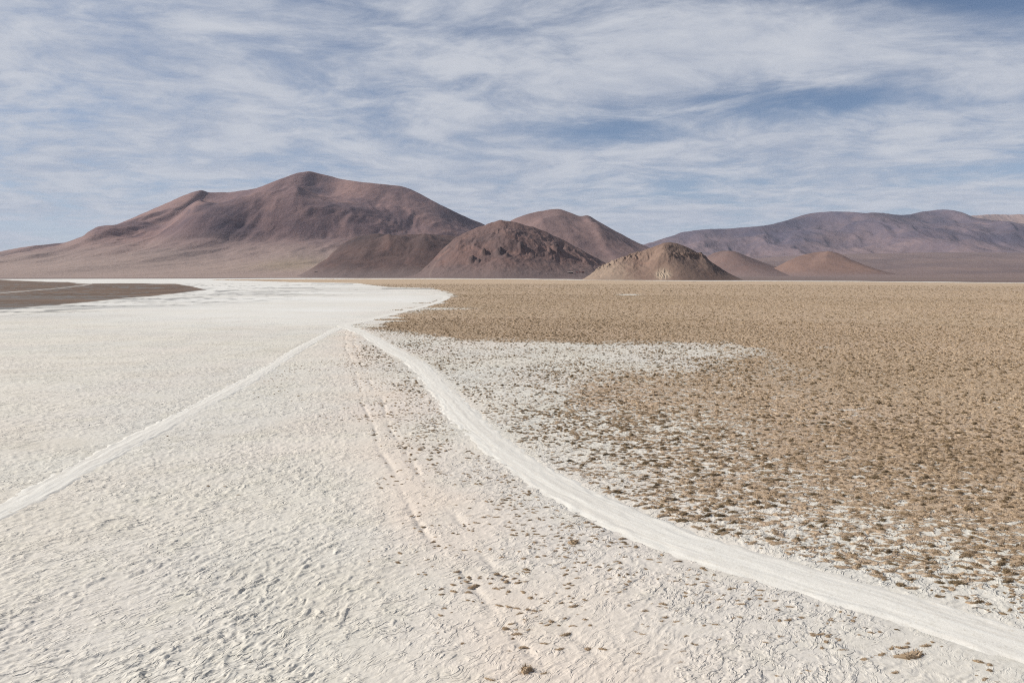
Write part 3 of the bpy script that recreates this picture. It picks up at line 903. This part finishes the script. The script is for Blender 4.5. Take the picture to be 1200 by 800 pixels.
def put_tussock(X, Y, s, rot, mesh, label, group=None, zs=1.0):
    o = bpy.data.objects.new('grass_tussock', mesh)
    COL.objects.link(o)
    z = float(ground_z(np.array([X]), np.array([Y]))[0])
    o.location = (X, Y, z - .005); o.rotation_euler = (0, 0, rot); o.scale = (s, s, s * zs)
    o['label'] = label; o['category'] = 'grass tussock'
    if group: o['group'] = group
    return o


for i in own:
    left = side[i] < 0     # travelling away from the near end, negative is the right hand
    grass_side = left
    grp = 'small tussocks on the grass side of the wheel track' if grass_side else 'small tussocks scattered on the salt between the two wheel tracks'
    lab = 'low brown grass tussock on the grass side of the broad pale track' if grass_side else 'low brown grass tussock on bare salt between the two pale tracks'
    put_tussock(float(x[i]), float(y[i]), float(sc * RNG.uniform(.45, 1.2) * (.62 if v[i] < .2 else .95)), float(RNG.uniform(-.6, .6) + (3.1416 if RNG.random() < .5 else 0)),
                near_meshes[int(RNG.integers(0, 14))], lab, grp)

# a few clumps one can point to
for (px_, py_, s, zs, lab) in [(617, 786, .85, 1.5, 'tallest straw coloured tuft standing at the very bottom of the salt foreground'),
                               (1068, 768, 1.1, 1.0, 'long dark brown clump lying on the salt below the broad track'),
                               (672, 635, 1.15, 1.0, 'large reddish brown clump close to the left edge of the broad track')]:
    gx_, gy_ = to_ground(px_, py_)
    put_tussock(float(gx_), float(gy_), s, .2, near_meshes[int(px_) % 14], lab, None, zs)

# the rest reads as one field of grass
VV = []; FF = []; TT_ = []; off = 0
for pi, (x, y, v, r, level, sc) in enumerate(pts):
    idx = np.ones(len(x), bool)
    if pi == 0: idx[own] = False
    x = x[idx]; y = y[idx]; v = v[idx]; r = r[idx]
    if len(x) == 0: continue
    z = ground_z(x, y)
    which = RNG.integers(0, len(SHAPES[level]), len(x))
    s = sc * RNG.uniform(.45, 1.25, len(x)) * np.interp(v, [.1, .3, .5], [.46, .80, 1.0])
    rot = RNG.uniform(-.7, .7, len(x)) + np.where(RNG.random(len(x)) < .5, np.pi, 0)
    tall = pi > 4
    zs = RNG.uniform(.7, 1.15, len(x)) * (1.5 if tall else 1) * np.where(r > 190, .8, 1)
    dt = RNG.normal(.10, .13, len(x)) + np.interp(r, [60, 260], [0, .17]) + .16 * fbm(x / 25, y / 25, 3, 301) + np.interp(v, [.3, .7], [-.2, .05])
    if tall: dt -= .40
    for w in range(len(SHAPES[level])):
        sel = which == w
        n = int(sel.sum())
        if not n: continue
        V, F, T = SHAPES[level][w]
        c, s_ = np.cos(rot[sel])[:, None], np.sin(rot[sel])[:, None]
        S = s[sel][:, None]
        vx = (V[None, :, 0] * c - V[None, :, 1] * s_) * S + x[sel][:, None]
        vy = (V[None, :, 0] * s_ + V[None, :, 1] * c) * S + y[sel][:, None]
        vz = V[None, :, 2] * S * zs[sel][:, None] + z[sel][:, None]
        VV.append(np.stack([vx, vy, vz], -1).reshape(-1, 3).astype(np.float32))
        FF.append((F[None] + (off + np.arange(n) * len(V))[:, None, None]).reshape(-1, 3).astype(np.int32))
        TT_.append(np.clip(T[None] + dt[sel][:, None], 0, 1).ravel().astype(np.float32))
        off += n * len(V)
me = raw_mesh('grass', np.vstack(VV), np.vstack(FF), False)
attr_f(me, 'tint', np.concatenate(TT_))
print('grass verts', off)
link('grass', me, tus_mat, label='dry tan tussock grass covering the plain to the right', cat='grass', kind='stuff')


# ------------------------------------------------------------------ small things on the far shore
def simple_mat(name, c, rough=.9, var=.25, sc=2.0):
    m, t = new_mat(name)
    P = t.n('ShaderNodeNewGeometry').outputs['Position']
    d = tuple(k * (1 - var) for k in c)
    t.finish(t.mix(t.ramp(t.noise(P, sc, 4, .6), .4, .65), c, d), rough, None, .2)
    return m


M_dark = simple_mat('dark_timber', (.035, .028, .028))
M_roof = simple_mat('pale_roof_sheet', (.50, .44, .40), .6)
M_red = simple_mat('red_brick', (.22, .07, .06))
M_stone = simple_mat('pale_stone', (.34, .27, .25), .95, .5, .4)
M_darkstone = simple_mat('dark_stone', (.075, .058, .055), .95, .4, .4)
M_shrub = simple_mat('shrub_leaves', (.060, .052, .030), .95, .4, 3)
M_white = simple_mat('white_paint', (.75, .72, .68), .7, .1)


def box_mesh(name, boxes):
    V = []; F = []
    for (x0, y0, z0, x1, y1, z1) in boxes:
        i = len(V)
        V += [(x0, y0, z0), (x1, y0, z0), (x1, y1, z0), (x0, y1, z0), (x0, y0, z1), (x1, y0, z1), (x1, y1, z1), (x0, y1, z1)]
        F += [(i, i + 3, i + 2, i + 1), (i + 4, i + 5, i + 6, i + 7), (i, i + 1, i + 5, i + 4), (i + 1, i + 2, i + 6, i + 5), (i + 2, i + 3, i + 7, i + 6), (i + 3, i, i + 4, i + 7)]
    return raw_mesh(name, np.array(V, float), np.array(F), False)


def terrain_point(px, py, D):
    """stand something on the slope: cast down at the sighted place"""
    dg = bpy.context.evaluated_depsgraph_get()
    X, Y, Z = height_at(px, py, D)
    ok, loc, *_ = scene.ray_cast(dg, (X, Y, 900.0), (0, 0, -1))
    return loc if ok else (X, Y, 0)


def slope_hit(px, py):
    """where the sight line meets the land"""
    dg = bpy.context.evaluated_depsgraph_get()
    u = (px - 600.0) / FPX; v = (400.0 - py) / FPX
    d = np.array([u, CP + v * SP, -SP + v * CP]); d /= np.linalg.norm(d)
    from mathutils import Vector
    ok, loc, *_ = scene.ray_cast(dg, Vector((0, 0, CAM_H)) + Vector(d) * 700.0, Vector(d))
    return loc


bpy.context.view_layer.update()


def shed(px, py, wpx, hpx, wall_m, roof_m, door_m, name, label, cat):
    p = slope_hit(px, py)
    k = p.y / FPX
    w, h = wpx * k, hpx * k
    dpt = w * .5
    e = link(name, None, label=label, cat=cat, loc=(p.x, p.y, p.z - .4))
    link('wall', box_mesh('wall', [(-w / 2, 0, 0, w / 2, dpt, h)]), wall_m, e)
    rf = [(-w / 2 - .5, -.6, h + .02), (w / 2 + .5, -.6, h + .02), (w / 2 + .5, dpt + .6, h + 1.0), (-w / 2 - .5, dpt + .6, h + 1.0)]
    V = np.array(rf + [(a, b, c + .35) for a, b, c in rf])
    F = np.array([(0, 3, 2, 1), (4, 5, 6, 7), (0, 1, 5, 4), (1, 2, 6, 5), (2, 3, 7, 6), (3, 0, 4, 7)])
    link('roof', raw_mesh('roof', V, F, False), roof_m, e)
    link('door', box_mesh('door', [(-w * .18, -.12, .1, w * .10, -.004, h * .75)]), door_m, e)
    return e


shed(668.5, 320.3, 6.2, 1.3, M_dark, M_roof, M_dark, 'shed', 'long dark shed with a pale roof at the foot of the hill', 'shed')
shed(683, 319.9, 2.8, 1.6, M_dark, M_red, M_dark, 'shed', 'smaller dark shed nearest the tan mound', 'shed')
shed(676.2, 319.6, 1.5, 1.0, M_red, M_red, M_dark, 'hut', 'tiny reddish hut left of centre between two dark sheds', 'hut')
shed(679.5, 319.2, 1.3, 1.0, M_red, M_red, M_dark, 'hut', 'tiny reddish hut closest to the smaller dark shed', 'hut')


def boulder_mesh(name, seed, a=1.0, b=.8, c=.6):
    nu, nv = 14, 9
    u = np.linspace(0, 2 * np.pi, nu, endpoint=False); v = np.linspace(-.5, np.pi / 2 - .12, nv)
    U, Vv = np.meshgrid(u, v)
    X = np.cos(Vv) * np.cos(U); Y = np.cos(Vv) * np.sin(U); Z = np.sin(Vv)
    k = 1 + .35 * fbm(X * 1.3 + seed * 3.1 + Z, Y * 1.3 - seed * 1.7 + Z, 3, seed)
    P = np.stack([X * a * k, Y * b * k, Z * c * k], -1).reshape(-1, 3)
    P = np.vstack([P, [[0, 0, c * 1.02]]])
    top = (nv - 1) * nu
    F = grid_faces(nv, nu, True)
    T = np.array([(top + i, top + (i + 1) % nu, nu * nv, nu * nv) for i in range(nu)])
    V_ = P; faces = [tuple(f) for f in F] + [(t[0], t[1], t[2]) for t in T]
    me = bpy.data.meshes.new(name)
    me.from_pydata([tuple(q) for q in V_], [], faces)
    return me


stone_me = [boulder_mesh('boulder', s) for s in (3, 5, 8)]
for q in stone_me: q.materials.append(M_stone)
for i, (bx, by, s) in enumerate([(618, 320.8, 1.4), (626.5, 320.7, 1.7), (631, 320.9, 1.6), (635.5, 320.6, 1.3), (640.5, 320.8, 1.5), (646, 320.5, 1.2), (651, 320.2, 1.5), (655, 320.0, 1.4), (660, 319.6, 1.2)]):
    p = slope_hit(bx, by)
    o = link('boulder', stone_me[i % 3], label='small pale boulder in the row left of the long dark shed', cat='boulder', group='pale boulders in a row at the foot of the hill', loc=(p.x, p.y, p.z))
    k = p.y / FPX * s * .5
    o.scale = (k, k, k * .8); o.rotation_euler = (0, 0, i * 1.3)
dk_me = boulder_mesh('boulder', 11); dk_me.materials.append(M_darkstone)
for (bx, by, s, zz, lab) in [(371, 318.6, 5, .45, 'dark flat boulder at the foot of the volcano'), (396, 320.2, 7, .22, 'long low brown boulder left of the dark low hill'),
                             (812.5, 330.4, 10, .22, 'dark low boulder at the foot of the tan mound, right side'), (781.5, 330, 3.4, .35, 'small dark boulder below the pale outcrop of the mound')]:
    p = slope_hit(bx, by)
    k = p.y / FPX * s * .5
    o = link('boulder', dk_me, label=lab, cat='boulder', loc=(p.x, p.y, p.z - .1 * k)); o.scale = (k, k * .6, k * zz)


def shrub_mesh(seed):
    rng = np.random.default_rng(seed)
    V = []; F = []
    for _ in range(420):
        d = rng.normal(0, 1, 3); d /= np.linalg.norm(d); d[2] = abs(d[2])
        c = d * rng.uniform(.35, 1.0) * np.array([.8, .8, .9]) * (1 + .25 * math.sin(3 * math.atan2(d[1], d[0]) + seed))
        a = rng.normal(0, 1, 3); a /= np.linalg.norm(a); b = np.cross(a, d); b /= np.linalg.norm(b) + 1e-6
        s = rng.uniform(.08, .16); i = len(V)
        V += [c - a * s, c + b * s * .5, c + a * s, c - b * s * .5]; F.append((i, i + 1, i + 2, i + 3))
    return raw_mesh('foliage', np.array(V), np.array(F), False)


for i, (bx, by, s, lab) in enumerate([(778, 341.2, 2.2, 'leftmost of three dark shrubs alone on the tan plain'), (782, 340.9, 1.6, 'smallest middle one of three dark shrubs on the tan plain'),
                                      (786.3, 341.3, 2.3, 'rightmost of three dark shrubs alone on the tan plain'), (1103.5, 335.4, 2.0, 'single dark shrub on the bare tan strip at the right')]):
    gx_, gy_ = to_ground(bx, by)
    k = float(gy_) / FPX * s * .55
    e = link('shrub', None, label=lab, cat='shrub', loc=(float(gx_), float(gy_), -.02), group='three dark shrubs on the plain' if i < 3 else None)
    f_ = link('foliage', shrub_mesh(i + 4), M_shrub, e); f_.scale = (k, k, k * .9)
    st = box_mesh('stem', [(-.06, -.06, 0, .06, .06, k * .6)]); link('stem', st, M_darkstone, e)

gx_, gy_ = to_ground(174, 327.4)
V = []; nseg = 8; Hh = 5.0
prof = [(.32, 0), (.26, 1.0), (.24, 4.2), (.34, 4.3), (.34, 4.9), (.02, Hh)]
for rr_, zz in prof:
    for k in range(nseg): V.append((rr_ * math.cos(k * 2 * math.pi / nseg), rr_ * math.sin(k * 2 * math.pi / nseg), zz))
link('marker_post', raw_mesh('marker_post', np.array(V), grid_faces(len(prof), nseg, True), False), M_white, label='thin white post on the far shore above the dark spit', cat='post', loc=(float(gx_), float(gy_), -.05))

# ------------------------------------------------------------------ air
HAZE = 1.55e-5
hm = bpy.data.materials.new('thin_air'); hm.use_nodes = True
nt = hm.node_tree; nt.nodes.clear()
pv = nt.nodes.new('ShaderNodeVolumePrincipled'); out = nt.nodes.new('ShaderNodeOutputMaterial')
pv.inputs['Color'].default_value = (.66, .72, .88, 1)
pv.inputs['Density'].default_value = HAZE
pv.inputs['Anisotropy'].default_value = 0.0
nt.links.new(pv.outputs[0], out.inputs['Volume'])
link('haze', box_mesh('haze', [(-30000, -28000, -3.2, 30000, 32000, 2300)]), hm, kind='stuff', label='thin blue air between the plain and the far mountains')

# ------------------------------------------------------------------ sun and sky
SUN_EL, SUN_AZ = R(34), R(-84)          # azimuth from +Y, negative is to the left
sd_ = bpy.data.lights.new('sun', 'SUN'); so = bpy.data.objects.new('sun', sd_); COL.objects.link(so)
sd_.energy = 5.0; sd_.angle = R(.6); sd_.color = (1.0, .955, .89)
from mathutils import Vector
sdir = Vector((math.sin(SUN_AZ) * math.cos(SUN_EL), math.cos(SUN_AZ) * math.cos(SUN_EL), math.sin(SUN_EL)))
so.rotation_euler = sdir.to_track_quat('Z', 'Y').to_euler()

w = bpy.data.worlds.new('World'); scene.world = w; w.use_nodes = True
t = NT.__new__(NT); t.t = w.node_tree; t.t.nodes.clear()
sky = t.n('ShaderNodeTexSky', sky_type='NISHITA')
sky.sun_disc = False; sky.sun_elevation = SUN_EL; sky.sun_rotation = SUN_AZ
sky.altitude = 3000; sky.air_density = 1.0; sky.dust_density = 1.2; sky.ozone_density = 1.0
skyc = t.mix(1.0, (0, 0, 0), sky.outputs[0])
gen = t.n('ShaderNodeTexCoord').outputs['Generated']
sep = t.n('ShaderNodeSeparateXYZ'); t.set(sep.inputs[0], gen)
dz = t.math('ADD', t.math('MAXIMUM', sep.outputs[2], 0.0), .10)
cx_ = t.math('DIVIDE', sep.outputs[0], dz); cy_ = t.math('DIVIDE', sep.outputs[1], dz)
cmb = t.n('ShaderNodeCombineXYZ'); t.set(cmb.inputs[0], cx_); t.set(cmb.inputs[1], cy_)
C = cmb.outputs[0]                        # plan position on the cloud sheet
warp = t.n('ShaderNodeTexNoise'); t.set(warp.inputs['Vector'], C); warp.inputs['Scale'].default_value = .55; warp.inputs['Detail'].default_value = 3
wv = t.n('ShaderNodeVectorMath', operation='MULTIPLY_ADD')
t.set(wv.inputs[0], warp.outputs['Color']); wv.inputs[1].default_value = (.8, .8, 0); t.set(wv.inputs[2], C)
W = wv.outputs[0]
big = t.noise(t.mapping(W, (.75, .75, 1), (0, 0, R(14)), (3.1, 1.7, 0)), 1.0, 6, .55)
fib = t.noise(t.mapping(W, (1.0, 1.25, 1), (0, 0, R(18)), (7.3, 2.2, 0)), 1.8, 11, .62, .40)
fine = t.noise(t.mapping(W, (1.2, 1.35, 1), (0, 0, R(-20)), (1.3, 5.2, 0)), 4.6, 10, .66, .4)
cl = t.math('ADD', t.math('ADD', t.math('MULTIPLY', big, .50), t.math('MULTIPLY', fib, .42)), t.math('MULTIPLY', fine, .18))
# named openings in the sheet: plan x, plan y, half sizes, depth
for gx0, gy0, sx, sy, dep in [(.48, 3.25, .40, .34, .19), (1.17, 2.85, .42, .28, .21), (1.25, 1.88, .55, .16, .22), (-.80, 2.35, .55, .30, -.08), (2.6, 3.95, .8, .32, .10), (-1.73, 2.72, .6, .28, .07), (.45, 1.93, .4, .12, .07), (-.9, 3.6, .6, .3, .05), (1.7, 4.4, .6, .3, .06)]:
    a = t.math('DIVIDE', t.math('SUBTRACT', cx_, gx0), sx); b = t.math('DIVIDE', t.math('SUBTRACT', cy_, gy0), sy)
    q = t.math('ADD', t.math('MULTIPLY', a, a), t.math('MULTIPLY', b, b))
    cl = t.math('SUBTRACT', cl, t.math('MULTIPLY', t.math('EXPONENT', t.math('MULTIPLY', q, -1.0)), dep))
thin = t.ramp(sep.outputs[2], .40, .80, 0, .16)      # sheet thinned overhead, out of view, to lessen the sky fill
cl = t.math('SUBTRACT', cl, thin)
den = t.ramp(cl, .335, .60)
hz = t.ramp(sep.outputs[2], .0, .20, .75, 0)
den = t.math('MAXIMUM', t.math('MULTIPLY', den, .92), hz)
cloud = t.mix(t.ramp(t.math('ADD', t.math('MULTIPLY', fib, .6), t.math('MULTIPLY', fine, .4)), .36, .66), (.385, .425, .51), (.57, .59, .635))
SKY_K = .085
skys = t.n('ShaderNodeVectorMath', operation='SCALE'); t.set(skys.inputs[0], sky.outputs[0]); skys.inputs['Scale'].default_value = 1.0
cls = t.n('ShaderNodeVectorMath', operation='SCALE'); t.set(cls.inputs[0], cloud); cls.inputs['Scale'].default_value = 1.0 / SKY_K
fin = t.mix(den, skys.outputs[0], cls.outputs[0])
bg = t.n('ShaderNodeBackground'); t.set(bg.inputs[0], fin); bg.inputs[1].default_value = SKY_K
wo = t.n('ShaderNodeOutputWorld'); t.t.links.new(bg.outputs[0], wo.inputs[0])

# ------------------------------------------------------------------ render settings
scene.render.engine = 'CYCLES'
scene.view_settings.view_transform = 'Standard'
scene.view_settings.look = 'None'
scene.view_settings.exposure = 0.14
scene.view_settings.gamma = 1.0
scene.cycles.use_denoising = False
scene.cycles.pixel_filter_type = 'BLACKMAN_HARRIS'
scene.cycles.filter_width = 1.15
scene.cycles.denoiser = 'OPENIMAGEDENOISE'
scene.cycles.denoising_prefilter = 'ACCURATE'
scene.cycles.max_bounces = 4
scene.cycles.volume_bounces = 0
scene.cycles.sample_clamp_direct = 8.0
scene.cycles.sample_clamp_indirect = 3.0
